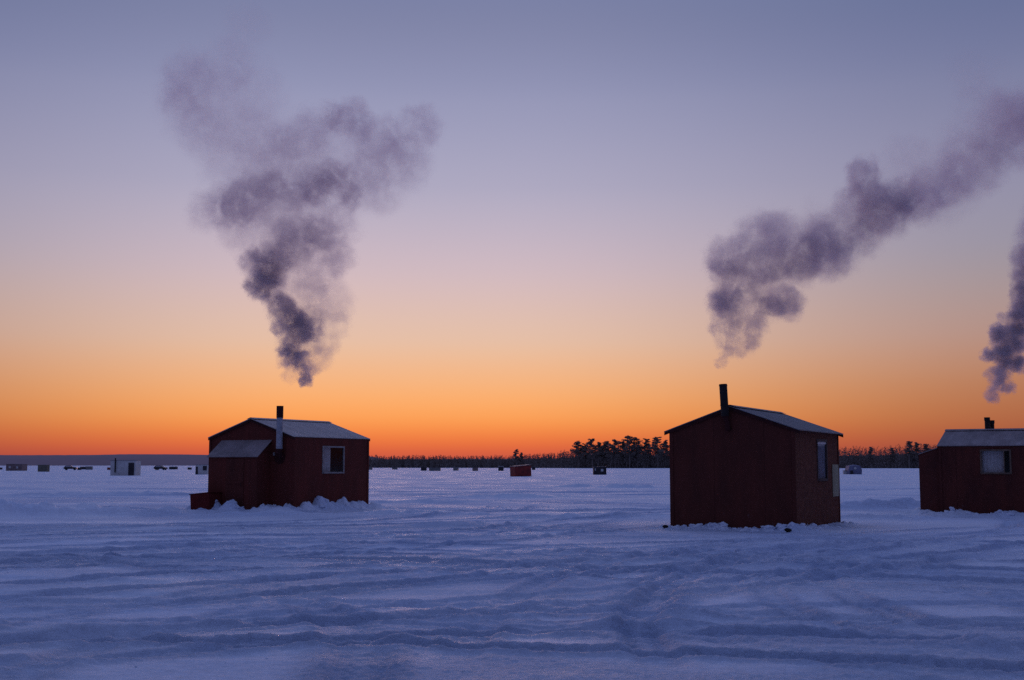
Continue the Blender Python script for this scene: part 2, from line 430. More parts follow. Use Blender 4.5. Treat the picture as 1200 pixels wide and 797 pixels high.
# ------------------------------------------------------------------ snow sheet
def snow_mat():
    m, nt, b = mat_base('wind-packed snow', 0.62, 0.24)
    ge = nt.add('ShaderNodeNewGeometry')
    pos = ge.outputs['Position']
    n1 = nt.add('ShaderNodeTexNoise', i_Scale=0.35, i_Detail=6.0, i_Roughness=0.6)
    mp = nt.add('ShaderNodeMapping'); mp.inputs['Scale'].default_value = (.8, 1.0, 1)
    nt.link(pos, mp.inputs[0]); nt.link(mp.outputs[0], n1.inputs['Vector'])
    rp = nt.add('ShaderNodeValToRGB'); e = rp.color_ramp.elements
    e[0].position, e[0].color = .35, (.68, .77, .92, 1)
    e[1].position, e[1].color = .65, (.80, .86, .97, 1)
    nt.link(n1.outputs['Fac'], rp.inputs[0]); nt.link(rp.outputs[0], b.inputs['Base Color'])
    # glazed wind crust between dull loose snow
    rg = nt.add('ShaderNodeMapRange', i_1=.40, i_2=.64, i_3=.80, i_4=.47); nt.link(n1.outputs['Fac'], rg.inputs[0]); nt.link(rg.outputs[0], b.inputs['Roughness'])
    nf = nt.add('ShaderNodeTexNoise', i_Scale=1.0, i_Detail=5.0, i_Roughness=0.65)
    mf = nt.add('ShaderNodeMapping'); mf.inputs['Scale'].default_value = (.045, .28, 1); nt.link(pos, mf.inputs[0]); nt.link(mf.outputs[0], nf.inputs['Vector'])
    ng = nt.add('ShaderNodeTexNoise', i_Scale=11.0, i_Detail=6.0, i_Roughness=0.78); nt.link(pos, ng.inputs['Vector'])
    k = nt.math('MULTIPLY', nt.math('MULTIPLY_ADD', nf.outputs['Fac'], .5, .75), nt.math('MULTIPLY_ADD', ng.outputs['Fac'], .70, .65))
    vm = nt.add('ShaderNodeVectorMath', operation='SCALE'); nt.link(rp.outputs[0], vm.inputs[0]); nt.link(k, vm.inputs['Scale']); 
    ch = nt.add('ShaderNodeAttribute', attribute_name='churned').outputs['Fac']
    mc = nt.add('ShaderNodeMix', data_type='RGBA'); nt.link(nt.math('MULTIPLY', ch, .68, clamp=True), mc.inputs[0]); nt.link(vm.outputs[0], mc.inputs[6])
    v2 = nt.add('ShaderNodeVectorMath', operation='MULTIPLY'); v2.inputs[1].default_value = (.64, .74, .92); nt.link(vm.outputs[0], v2.inputs[0]); nt.link(v2.outputs[0], mc.inputs[7])  # churned snow painted darker and bluer for its self-shadowing and duller surface
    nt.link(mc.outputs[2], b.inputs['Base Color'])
    # crusted grain and small crumbs
    n2 = nt.add('ShaderNodeTexNoise', i_Scale=16.0, i_Detail=8.0, i_Roughness=0.75); nt.link(pos, n2.inputs['Vector'])
    n3 = nt.add('ShaderNodeTexNoise', i_Scale=2.2, i_Detail=4.0, i_Roughness=0.6); nt.link(mp.outputs[0], n3.inputs['Vector'])
    pr = nt.add('ShaderNodeMapRange', i_1=.42, i_2=.62); nt.link(n3.outputs['Fac'], pr.inputs[0])
    hh = nt.math('MULTIPLY', n2.outputs['Fac'], nt.math('MULTIPLY_ADD', ch, 1.1, .25))
    bp = nt.add('ShaderNodeBump', i_Strength=1.0, i_Distance=0.05)
    nt.link(hh, bp.inputs['Height']); nt.link(bp.outputs[0], b.inputs['Normal'])
    return m


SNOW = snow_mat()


def build_snow():
    rs = [0.6]
    while rs[-1] < 14000:
        r = rs[-1]
        k = .03 if r < 5 else .004 if r < 9 else .0030 if r < 18 else .0023 if r < 46 else .004 if r < 90 else .012 if r < 400 else .04
        rs.append(r * (1 + k))
    rs = np.array(rs)
    ang = np.concatenate([np.linspace(-180, -36, 40)[:-1], np.arange(-36, 36, .068), np.linspace(36, 180, 40)[:-1]])
    a = np.radians(ang)
    nr, na = len(rs), len(a)
    X = (rs[:, None] * np.sin(a)[None]).ravel(); Y = (rs[:, None] * np.cos(a)[None]).ravel()
    Z = np.empty_like(X); RG = np.empty_like(X)
    step = 200000
    for i in range(0, len(X), step):
        Z[i:i + step], RG[i:i + step] = height(X[i:i + step], Y[i:i + step], True)
    me = bpy.data.meshes.new('snow_ground')
    nv = nr * na + 1
    co = np.zeros((nv, 3), np.float32); co[:-1, 0] = X; co[:-1, 1] = Y; co[:-1, 2] = Z
    i, j = np.meshgrid(np.arange(nr - 1), np.arange(na), indexing='ij')
    j2 = (j + 1) % na
    q = np.stack([i * na + j, i * na + j2, (i + 1) * na + j2, (i + 1) * na + j], -1).reshape(-1, 4)[:, ::-1]
    jj = np.arange(na)
    tri = np.stack([np.full(na, nv - 1), (jj + 1) % na, jj], -1)[:, ::-1]
    tri = tri[:, ::-1]
    tri = np.stack([np.full(na, nv - 1), (jj + 1) % na, jj], -1)
    loops = np.concatenate([q.ravel(), tri.ravel()]).astype(np.int32)
    starts = np.concatenate([np.arange(len(q)) * 4, len(q) * 4 + np.arange(na) * 3]).astype(np.int32)
    me.vertices.add(nv); me.vertices.foreach_set('co', co.ravel())
    me.loops.add(len(loops)); me.loops.foreach_set('vertex_index', loops)
    me.polygons.add(len(starts)); me.polygons.foreach_set('loop_start', starts)
    me.polygons.foreach_set('use_smooth', np.ones(len(starts), bool))
    me.update(calc_edges=True); me.validate()
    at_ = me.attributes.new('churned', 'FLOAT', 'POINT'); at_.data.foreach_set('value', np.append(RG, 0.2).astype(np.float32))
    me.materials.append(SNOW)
    o = bpy.data.objects.new('snow_ground', me); COL.objects.link(o)
    tag(o, 'wind-packed snow over a frozen lake, scored by vehicle tracks', kind='structure')


build_snow()


def clods(name, spots, label):
    """broken crumbs and lumps of snow kicked up against a wall"""
    bm = bmesh.new()
    for (x, y, s) in spots:
        z = height1(x, y)
        r = bmesh.ops.create_icosphere(bm, subdivisions=3 if s > .05 else 2, radius=s)
        sc = Vector((random.uniform(.8, 1.5), random.uniform(.7, 1.2), random.uniform(.55, .95)))
        rot = Matrix.Rotation(random.random() * 6.28, 3, 'Z') @ Matrix.Rotation(random.uniform(-.4, .4), 3, 'X')
        off = Vector((random.random() * 50, random.random() * 50, 0))
        for v in r['verts']:
            p = v.co.copy()
            k = 1 + .7 * mnoise.noise(p / s * 1.2 + off) + .35 * abs(mnoise.noise(p / s * 2.6 + off)) + .18 * mnoise.noise(p / s * 6 + off)
            v.co = rot @ Vector((p.x * sc.x * k, p.y * sc.y * k, p.z * sc.z * k)) + Vector((x, y, z - s * .1))
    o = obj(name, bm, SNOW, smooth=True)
    tag(o, label, 'snow', kind='stuff')


def rim(h, n, edges, smin, smax, spread):
    out = []
    c, s = math.cos(h[2]), math.sin(h[2])
    for _ in range(n):
        (xa, ya, xb, yb, nx, ny) = random.choice(edges)
        t = random.random(); d = abs(random.gauss(0, spread)) + .03
        lx, ly = xa + (xb - xa) * t + nx * d, ya + (yb - ya) * t + ny * d
        sz = smin + (smax - smin) * random.random() ** 3
        out.append((h[0] + lx * c - ly * s, h[1] + lx * s + ly * c, sz))
    return out


clods('snow_lumps', rim(HUT_M, 330, [(-3.1, 0, 0, 0, 0, -1), (-3.1, 0, 0, 0, 0, -1), (0, 0, 0, 4.4, 1, 0)], .01, .075, .2),
      'crumbled snow lumps along the foot of the tallest-looking red hut')
clods('snow_lumps', rim(HUT_L, 110, [(-3.1, -.7, -1.0, -.7, 0, -1), (-1, 0, 0, 0, 0, -1), (0, 0, 0, 4.1, 1, 0)], .01, .07, .45),
      'heaped snow lumps along the hut with the lean-to porch')
clods('snow_lumps', rim(HUT_R, 150, [(0, -.5, 0, 4.2, 1, 0)], .012, .08, .45),
      'snow lumps along the front of the hut cut by the photo edge')
strew = []
for _ in range(900):
    a = R(random.uniform(-26, 26)); r = 8 + 34 * random.random() ** 1.6
    x, y = r * math.sin(a), r * math.cos(a)
    if mnoise.noise(Vector((x * .35, y * .35, 4.2))) < .12: continue
    strew.append((x, y, (.006 + .03 * random.random() ** 4) * min(1, r / 22)))
clods('snow_crumbs', strew, 'loose snow crumbs strewn over the driven snow in the foreground')


# ------------------------------------------------------------------ huts
def wall_with_holes(bm, axis_pt, y0, y1, z0, z1, holes, t, xs):
    """rectangular wall at x=xs running y0..y1 with openings, inner skin at xs - t"""
    ys = sorted({y0, y1, *[h[0] for h in holes], *[h[1] for h in holes]})
    zs = sorted({z0, z1, *[h[2] for h in holes], *[h[3] for h in holes]})
    def isin(ya, yb, za, zb):
        return any(h[0] - 1e-6 <= ya and yb <= h[1] + 1e-6 and h[2] - 1e-6 <= za and zb <= h[3] + 1e-6 for h in holes)
    for x in (xs, xs - t):
        for a, b in zip(ys, ys[1:]):
            for c, d in zip(zs, zs[1:]):
                if not isin(a, b, c, d):
                    quad(bm, (x, a, c), (x, b, c), (x, b, d), (x, a, d))
    for h in holes:
        a, b, c, d = h
        quad(bm, (xs, a, c), (xs - t, a, c), (xs - t, a, d), (xs, a, d)); quad(bm, (xs, b, c), (xs - t, b, c), (xs - t, b, d), (xs, b, d))
        quad(bm, (xs, a, c), (xs - t, a, c), (xs - t, b, c), (xs, b, c)); quad(bm, (xs, a, d), (xs - t, a, d), (xs - t, b, d), (xs, b, d))


def roof_mesh(w, d, e, r, ox, oy, mod=.19, amp=.012, th=.02):
    """ribbed tin on two slopes; ridge runs along y at x=-w/2"""
    bm = bmesh.new()
    sl = (r - e) / (w / 2)
    n = int((d + 2 * oy) / mod * 6)
    for side in (0, 1):
        top, bot = [], []
        for i in range(n + 1):
            y = -oy + (d + 2 * oy) * i / n
            ph = (y / mod) % 1
            up = amp * max(0, 1 - abs(ph - .5) / .16)
            row, rowb = [], []
            for k in range(7):
                f = k / 6
                x = -w / 2 + (w / 2 + ox) * f
                z = r - sl * (w / 2 + ox) * f + .035 + up + .006 * mnoise.noise(Vector((x * 1.3 + side * 9, y * 1.1, r)))
                xx = x if side == 0 else -w - x
                row.append(bm.verts.new((xx, y, z))); rowb.append(bm.verts.new((xx, y, z - th - up)))
            top.append(row); bot.append(rowb)
        for i in range(n):
            for k in range(6):
                bm.faces.new((top[i][k], top[i + 1][k], top[i + 1][k + 1], top[i][k + 1]))
                bm.faces.new((bot[i][k], bot[i][k + 1], bot[i + 1][k + 1], bot[i + 1][k]))
            bm.faces.new((top[i][6], top[i + 1][6], bot[i + 1][6], bot[i][6]))
        for i in (0, n):
            for k in range(6):
                bm.faces.new((top[i][k], top[i][k + 1], bot[i][k + 1], bot[i][k]))
    return bm, sl


def window(parent, y0, y1, z0, z1, xs, frame_mat, curtain=None, fw=.06, mullion=None, shade=SHADE):
    bm = bmesh.new()
    p = .022
    box(bm, xs - .03, xs + p, y0 - fw * .5, y0 + fw * .5, z0 - fw * .5, z1 + fw * .5, bev=.004)
    box(bm, xs - .03, xs + p, y1 - fw * .5, y1 + fw * .5, z0 - fw * .5, z1 + fw * .5, bev=.004)
    box(bm, xs - .03, xs + p + .002, y0 + fw * .5, y1 - fw * .5, z1 - fw * .5, z1 + fw * .5, bev=.004)
    box(bm, xs - .03, xs + p + .018, y0 + fw * .5, y1 - fw * .5, z0 - fw * .5, z0 + fw * .5, bev=.004)
    if mullion is not None:
        box(bm, xs - .025, xs + p - .006, mullion - fw * .3, mullion + fw * .3, z0 + fw * .5, z1 - fw * .5)
    wdw = obj('window', bm, frame_mat, parent)
    bm = bmesh.new()
    quad(bm, (xs - .012, y0, z0), (xs - .012, y1, z0), (xs - .012, y1, z1), (xs - .012, y0, z1))
    obj('pane', bm, GLASS, wdw)
    if curtain:
        bm = bmesh.new()
        a, b = curtain
        n = 60
        vs = []
        for i in range(n + 1):
            f = i / n
            x = xs - .10 + .014 * math.sin(f * 38) + .006 * math.sin(f * 91)
            vs.append((bm.verts.new((x, a + (b - a) * f, z0 - .05)), bm.verts.new((x + .006, a + (b - a) * f, z1 + .05))))
        for i in range(n):
            bm.faces.new((vs[i][0], vs[i + 1][0], vs[i + 1][1], vs[i][1]))
        obj('curtain', bm, CURTAIN, wdw, smooth=True)
    return wdw


def hut(name, h, e, r, ox, oy, wall_mat, roof_mat, windows, label, base=-.45):
    w, d = h[3], h[4]
    root = empty(name, (h[0], h[1], 0), h[2])
    tag(root, label, 'hut', 'red ice fishing huts with stovepipes')
    holes = [x['rect'] for x in windows]
    bm = bmesh.new()
    t = .05
    wall_with_holes(bm, None, 0, d, base, e, holes, t, 0.0)
    for x in (-w, -w + t):
        quad(bm, (x, 0, base), (x, d, base), (x, d, e), (x, 0, e))
    for y in (0, t, d - t, d):
        quad(bm, (0, y, base), (-w, y, base), (-w, y, e), (0, y, e))
        bm.faces.new([bm.verts.new(p) for p in ((0, y, e), (-w, y, e), (-w / 2, y, r))])
    bmesh.ops.remove_doubles(bm, verts=bm.verts, dist=1e-5)
    obj('wall', bm, wall_mat, root)
    for (cx, cy) in ((0, 0), (-w, 0), (0, d), (-w, d)):
        bm = bmesh.new()
        sx = 1 if cx == 0 else -1; sy = -1 if cy == 0 else 1
        for (xa, xb, ya, yb) in ((cx - .07 * sx, cx + .018 * sx, cy + .002 * sy, cy + .020 * sy), (cx + .002 * sx, cx + .020 * sx, cy - .07 * sy, cy - .001 * sy)):
            box(bm, min(xa, xb), max(xa, xb), min(ya, yb), max(ya, yb), base, e - .02)
        obj('corner_trim', bm, wall_mat, root)
    bm, sl = roof_mesh(w, d, e, r, ox, oy)
    rf = obj('roof', bm, roof_mat, root)
    bm = bmesh.new()
    L = .16
    for s in (1, -1):
        f = [(-w / 2, -oy - .01, r + .062), (-w / 2, d + oy + .01, r + .062), (-w / 2 + s * L, d + oy + .01, r + .062 - L * sl), (-w / 2 + s * L, -oy - .01, r + .062 - L * sl)]
        quad(bm, *f)
    bmesh.ops.remove_doubles(bm, verts=bm.verts, dist=1e-5)
    obj('ridge_cap', bm, roof_mat, rf)
    # bargeboards along both gables
    for y, s in ((-oy + .012, 1), (d + oy - .03, 1)):
        bm = bmesh.new()
        for sd in (0, 1):
            x1 = ox; x0 = -w / 2
            zz = lambda x: r - sl * (x + w / 2)
            pts = [(x0, zz(x0) + .008), (x1, zz(x1) + .008), (x1, zz(x1) - .06), (x0, zz(x0) - .075)]
            pts = [((x if sd == 0 else -w - x), z) for x, z in pts]
            va = [bm.verts.new((x, y, z)) for x, z in pts]; vb = [bm.verts.new((x, y + .018, z)) for x, z in pts]
            bm.faces.new(va); bm.faces.new(vb[::-1])
            for k in range(4):
                bm.faces.new((va[k], va[(k + 1) % 4], vb[(k + 1) % 4], vb[k]))
        obj('bargeboard', bm, TRIM, rf)
    for wi in windows:
        a = wi['rect']
        window(root, *a, 0.0, wi['frame'], wi.get('curtain'), wi.get('fw', .06), wi.get('mullion'))
    # a back board so that one looks into a dark room, not through it
    return root, sl


def vestibule(root, x0, x1, q, zt, zb, wall_mat, roof_mat, base=-.45, ov=.06, door=True):
    """porch against the gable (y<0) under a single tin slope"""
    bm = bmesh.new()
    ztw, zbw = zt - .03, zb - .03
    quad(bm, (x0, -q, base), (x1, -q, base), (x1, -q, zbw), (x0, -q, zbw))
    for x in (x0, x1):
        quad(bm, (x, -q, base), (x, -.003, base), (x, -.003, ztw), (x, -q, zbw))
    v = obj('porch', bm, wall_mat, root)
    bm = bmesh.new()
    n = int((x1 - x0 + 2 * ov) / .19 * 6); sl = (zt - zb) / q
    rows = []
    for i in range(n + 1):
        x = x0 - ov + (x1 - x0 + 2 * ov) * i / n
        up = .012 * max(0, 1 - abs((x / .19) % 1 - .5) / .16)
        rows.append([bm.verts.new(p) for p in ((x, -.004, zt + up), (x, -q - ov, zb - ov * sl + up), (x, -.004, zt - .02), (x, -q - ov, zb - ov * sl - .02))])
    for a, b in zip(rows, rows[1:]):
        bm.faces.new((a[0], b[0], b[1], a[1])); bm.faces.new((a[2], a[3], b[3], b[2])); bm.faces.new((a[1], b[1], b[3], a[3]))
    for a in (rows[0], rows[-1]): bm.faces.new((a[0], a[1], a[3], a[2]))
    obj('porch_roof', bm, roof_mat, v)
    if door:
        xm = (x0 + x1) / 2 + .1
        bm = bmesh.new(); box(bm, xm - .38, xm + .38, -q - .022, -q - .002, .12, zb - .12, bev=.004)
        box(bm, xm - .33, xm + .33, -q - .034, -q - .022, .9, 1.0); box(bm, xm - .33, xm + .33, -q - .034, -q - .022, .3, .4); box(bm, xm - .33, xm + .33, -q - .034, -q - .022, 1.36, 1.45)
        dr = obj('door', bm, MAROON, root)
        bm = bmesh.new(); tube(bm, [(xm + .30, -q - .03, .82), (xm + .30, -q - .06, .82), (xm + .30, -q - .06, .95), (xm + .30, -q - .03, .95)], [.008] * 4, 6)
        obj('handle', bm, SOOT, dr)
    return v


# left hut
hl, sl_l = hut('fishing_hut', HUT_L, 2.407, 3.02, .025, .077, RED, TIN,
               [dict(rect=(1.478, 2.646, 1.25, 2.12), frame=WHITE, curtain=(1.40, 2.02), fw=.055)],
               'dark red hut with a lean-to porch, grey stovepipe and frosted tin roof')
vestibule(hl, -3.05, -1.0, .65, 2.33, 1.83, RED, TIN_BLUE)
bm = bmesh.new()
tube(bm, [(-.50, -.17, 2.02), (-.50, -.17, 2.7), (-.50, -.17, 3.40)], [.104] * 3, 20)
for z in (2.06, 2.66, 3.10): tube(bm, [(-.50, -.17, z), (-.50, -.17, z + .03)], [.110] * 2, 20)
sp = obj('stovepipe', bm, GALV, hl, smooth=False)
bm = bmesh.new()
tube(bm, [(-.50, -.17, 3.04), (-.50, -.17, 3.425)], [.1125] * 2, 20)
obj('backlit_pipe_top', bm, TRIM, sp)  # dark sleeve paints the backlit look onto the pipe top
bm = bmesh.new()
tube(bm, [(-.50, -.17, 2.03), (-.50, -.17, 1.92), (-.50, -.14, 1.83), (-.50, .02, 1.80)], [.112, .112, .112, .112], 16)
obj('pipe_elbow', bm, TRIM, sp)
bm = bmesh.new()
tube(bm, [(-.60, -.004, 1.76), (-.60, -.03, 1.76)], [.22, .21], 24)
obj('heat_shield', bm, TRIM, hl)
bm = bmesh.new(); box(bm, -.86, -.80, -.05, -.005, 1.82, 1.92, bev=.008)
obj('pale_vent', bm, WHITE, hl)  # small pale block meant as a vent

# middle hut
hm, sl_m = hut('fishing_hut', HUT_M, 2.336, 2.873, .14, .052, RED_OSB, TIN_DARK,
               [dict(rect=(2.13, 3.12, 1.14, 2.12), frame=DARKFRAME, fw=.06)],
               'large dark red hut with a black stovepipe and a pale board beside its window')
w = [c for c in hm.children if c.name.startswith('window')][0]
bm = bmesh.new()
quad(bm, (-.03, 2.10, 1.12), (-.03, 3.15, 1.12), (-.03, 3.15, 2.10), (-.03, 2.10, 2.10))
obj('blind', bm, SHADE, w)
bm = bmesh.new()
tube(bm, [(-.045, 2.11, 2.05), (-.045, 3.14, 2.06)], [.045, .05], 10)
quad(bm, (-.022, 2.13, 1.97), (-.022, 3.12, 2.00), (-.022, 3.12, 2.09), (-.022, 2.13, 2.09))
obj('rolled_shade', bm, CURTAIN, w)
bm = bmesh.new(); box(bm, .003, .02, 3.67, 4.34, .70, 1.52, bev=.004)
obj('notice_board', bm, PANEL, hm)
bm = bmesh.new()
tube(bm, [(-1.60, -.15, 2.66), (-1.615, -.15, 2.9), (-1.64, -.15, 3.42)], [.094] * 3, 20)
for z, x in ((2.90, -1.615), (3.37, -1.638)): tube(bm, [(x, -.15, z), (x, -.15, z + .03)], [.10] * 2, 20)
sp = obj('stovepipe', bm, SOOT, hm)
bm = bmesh.new()
tube(bm, [(-1.60, -.15, 2.68), (-1.585, -.14, 2.60), (-1.56, -.115, 2.53), (-1.555, -.115, 2.33)], [.085, .07, .062, .062], 14)
tube(bm, [(-1.555, -.115, 2.36), (-1.555, .02, 2.36)], [.058, .058], 12)
obj('pipe_elbow', bm, TRIM, sp)

# right hut
hr, sl_r = hut('fishing_hut', HUT_R, 2.07, 2.575, .03, .05, MAROON, TIN_BLUE,
               [dict(rect=(1.22, 2.05, 1.26, 1.95), frame=TANFRAME, curtain=(1.15, 1.86), fw=.05, mullion=1.87)],
               'maroon hut cut by the right edge, white curtain in its window')
vestibule(hr, -2.2, -.02, .60, 2.05, 1.85, MAROON, TIN_BLUE, door=True, ov=.02)
for (x, y, rad, top, nm) in ((-1.62, 1.18, .078, 2.99, 'stovepipe'), (-1.76, 1.30, .065, 2.90, 'stovepipe')):
    bm = bmesh.new()
    tube(bm, [(x, y, 2.45), (x, y, top)], [rad] * 2, 18)
    tube(bm, [(x, y, top - .10), (x, y, top + .004)], [rad + .012] * 2, 18)
    tube(bm, [(x, y, 2.52), (x, y, 2.60)], [rad + .05, rad + .01], 18)
    obj(nm, bm, SOOT, hr)

# low plank box in front of the porch of the left hut
c, s = math.cos(HUT_L[2]), math.sin(HUT_L[2])
bx, by = -2.86, -1.26
wb = empty('wooden_box', (HUT_L[0] + bx * c - by * s, HUT_L[1] + bx * s + by * c, -.1), HUT_L[2])
tag(wb, 'low dark red wooden box jutting out in front of the lean-to porch', 'box')
bm = bmesh.new()
Mt = Matrix.Rotation(.07, 4, 'Y')
Mt = Matrix.Rotation(-.09, 4, 'Y')
box(bm, -.36, .46, 0, .60, -.45, .67, Mt, bev=.006)
obj('box_body', bm, BOARD, wb)
bm = bmesh.new(); box(bm, -.39, .49, -.02, .62, .672, .702, Mt, bev=.006)
obj('lid', bm, BOARD, wb)

# charred blocks at the corners of the middle hut
for (lx, ly, sx, lab) in ((-3.03, -.42, .15, 'small black wood block in the snow at the outer corner of the gable wall'),
                          (-.06, -.55, .17, 'small black wood block in the snow below the corner of gable and strand-board walls')):
    c, s = math.cos(HUT_M[2]), math.sin(HUT_M[2])
    x, y = HUT_M[0] + lx * c - ly * s, HUT_M[1] + lx * s + ly * c
    bm = bmesh.new()
    r_ = bmesh.ops.create_icosphere(bm, subdivisions=2, radius=sx * .45)
    for v in r_['verts']:
        k = 1 + .4 * mnoise.noise(v.co * 9 + Vector((lx, 0, 0)))
        v.co = Vector((v.co.x * 1.1 * k, v.co.y * k, v.co.z * .6 * k))
    b_ = obj('wood_block', bm, BLOCK)
    b_.location = (x, y, height1(x, y) + .05)
    tag(b_, lab, 'block')

# ------------------------------------------------------------------ far huts, tents and cars
CREAM = mottled('white painted boards', (0.50, 0.48, 0.46), (0.66, 0.64, 0.62), 1.5, .8, .2, bump=0)
GREYB = mottled('grey weathered boards', (0.16, 0.15, 0.14), (0.25, 0.23, 0.22), 1.5, .8, .2, bump=0)
BROWNB = mottled('patched brown boards', (0.16, 0.10, 0.09), (0.30, 0.22, 0.21), 1.6, .8, .2, bump=0)
DARKB = mottled('dark boards', (0.03, 0.028, 0.034), (0.065, 0.055, 0.06), 1.5, .8, .2, bump=0)
OLIVE = mottled('olive boards', (0.13, 0.12, 0.09), (0.2, 0.18, 0.14), 1.5, .8, .2, bump=0)
BRIGHTRED = mottled('bright red boards', (0.12, 0.03, 0.03), (0.34, 0.045, 0.036), 2.2, .8, .2, bump=0)
TENT = mottled('blue-grey tent fabric', (0.14, 0.14, 0.22), (0.2, 0.2, 0.3), 1.5, .7, .3, bump=0)
CARPAINT = mottled('dark car paint', (0.02, 0.02, 0.025), (0.04, 0.04, 0.05), 1.5, .35, .5, bump=0)
RUBBER = mottled('tyre rubber', (0.012, 0.012, 0.012), (0.025, 0.025, 0.025), 3, .8, .2, bump=0)


def far_hut(x, y, w, h, mat, label, roof='shed', door=None, pipe=None, windows=(), rot=0.0, d=None, roof_mat=None, group='fishing shelters scattered far out on the ice'):
    d = d or w * .8
    z = height1(x, y) - .08
    root = empty('fishing_shelter', (x, y, z), rot)
    tag(root, label, 'hut', group)
    h += .08
    rm = roof_mat or TIN_DARK
    bm = bmesh.new()
    e = h - (.04 if roof == 'flat' else .22 if roof == 'gable' else .12)
    for yy in (0, d): quad(bm, (-w / 2, yy, 0), (w / 2, yy, 0), (w / 2, yy, e), (-w / 2, yy, e))
    for xx in (-w / 2, w / 2): quad(bm, (xx, 0, 0), (xx, d, 0), (xx, d, e), (xx, 0, e))
    if roof == 'gable':
        for xx in (-w / 2, w / 2): bm.faces.new([bm.verts.new(p) for p in ((xx, 0, e), (xx, d, e), (xx, d / 2, h - .02))])
    obj('wall', bm, mat, root)
    bm = bmesh.new()
    o = .07
    if roof == 'gable':
        for yy in (-o, d + o):
            quad(bm, (-w / 2 - o, yy, e - .03), (w / 2 + o, yy, e - .03), (w / 2 + o, d / 2, h), (-w / 2 - o, d / 2, h))
    else:
        up = 0 if roof == 'flat' else .11
        M = Matrix.Translation((0, 0, e)) @ Matrix.Rotation(-up / w, 4, 'Y')
        box(bm, -w / 2 - o, w / 2 + o, -o, d + o, .0, .05, M)
    obj('roof', bm, rm, root)
    if door:
        bm = bmesh.new(); box(bm, door[0], door[1], -.03, -.004, .05, door[2])
        obj('door', bm, DARKB, root)
    for (a, b, c_, d_) in windows:
        bm = bmesh.new(); box(bm, a, b, -.025, -.004, c_, d_)
        obj('window', bm, CREAM if mat is not CREAM else DARKB, root)
    if pipe:
        bm = bmesh.new(); tube(bm, [(pipe[0], -.12, pipe[1]), (pipe[0], -.12, pipe[2])], [.09, .09], 10)
        obj('stovepipe', bm, SOOT, root)
    return root


far_hut(-135.3, 338, 4.4, 1.85, BROWNB, 'long brown patched shelter second from the left edge of the photo', 'flat', windows=[(-1.5, -.9, .8, 1.3), (.6, 1.1, .7, 1.3)])
far_hut(-107.6, 285, 2.1, 1.6, OLIVE, 'square olive-grey shelter left of the dark row on the far ice', 'flat')
far_hut(-54.1, 173, 3.5, 2.12, CREAM, 'white far hut with a dark door and a black stovepipe', 'flat', door=(.75, 1.55, 1.85), pipe=(-1.05, .5, 2.5), d=2.4)
far_hut(-51.2, 205, 1.95, 1.62, CREAM, 'whitish shelter partly hidden behind the hut with the porch', 'flat', door=(-.9, -.55, 1.35), windows=[(.25, .9, .75, 1.5)])
far_hut(1.5, 164, 2.25, 1.50, BRIGHTRED, 'bright red shelter on the ice before the lone tree', 'shed', d=2.2, rot=.3).rotation_euler.y = -.05
far_hut(6.95, 400, 1.1, .95, DARKB, 'tiny dark box on the far ice just right of the bright red shelter', 'flat')
far_hut(14.5, 205, 2.12, 1.42, DARKB, 'dark shelter with two pale patches below the pine grove', 'shed', windows=[(.15, .55, .65, 1.05), (-.85, -.7, .8, 1.15)])
far_hut(-178, 430, 2.3, .75, DARKB, 'tiny dark shelter farthest left on the ice', 'shed')
far_hut(-150, 395, 1.1, .72, DARKB, 'tiny dark box between the brown and the olive shelters', 'flat')
far_hut(-137.5, 385 + 10, 1.0, .75, DARKB, 'tiny dark box just right of the olive shelter', 'flat')
far_hut(-157, 455, 2.1, 1.05, DARKB, 'low dark shelter right of the parked car on the left ice', 'gable')
far_hut(-143, 420, 1.9, 1.15, GREYB, 'small grey shelter standing left of the white hut', 'flat')
far_hut(-130, 401, 1.0, .8, BRIGHTRED, 'tiny reddish box just left of the white hut', 'flat')
far_hut(-122.5, 449, 2.6, 1.1, DARKB, 'low dark shelter right of the car beyond the white hut', 'gable')
far_hut(-110, 424, 1.2, .75, DARKB, 'tiny dark box left of the whitish half hidden shelter', 'flat')
far_hut(-46.6, 407, 1.6, .92, GREYB, 'small grey shelter by the right wall of the hut with the porch', 'shed')
far_hut(-41.5, 440, 1.8, .8, GREYB, 'low pale grey shelter before the woods, second right of the porch hut', 'shed')
far_hut(-24.0, 338, 1.5, 1.0, DARKB, 'dark upright shelter at the left end of the middle row', 'flat')
far_hut(-20.6, 331, 3.0, .95, GREYB, 'long low grey shelter in the middle row', 'shed')
far_hut(-15.9, 352, 1.5, 1.05, GREYB, 'small grey shelter right of the long low one', 'flat')
far_hut(-10.0, 338, 1.5, 1.0, BROWNB, 'small brownish shelter alone between grey and dark ones', 'shed')
far_hut(-3.0, 338, 1.45, 1.34, DARKB, 'dark shelter just left of the bright red one', 'gable')
far_hut(53.3, 199, .5, .6, CREAM, 'tiny white box left of the pop-up tent', 'flat', d=.5)

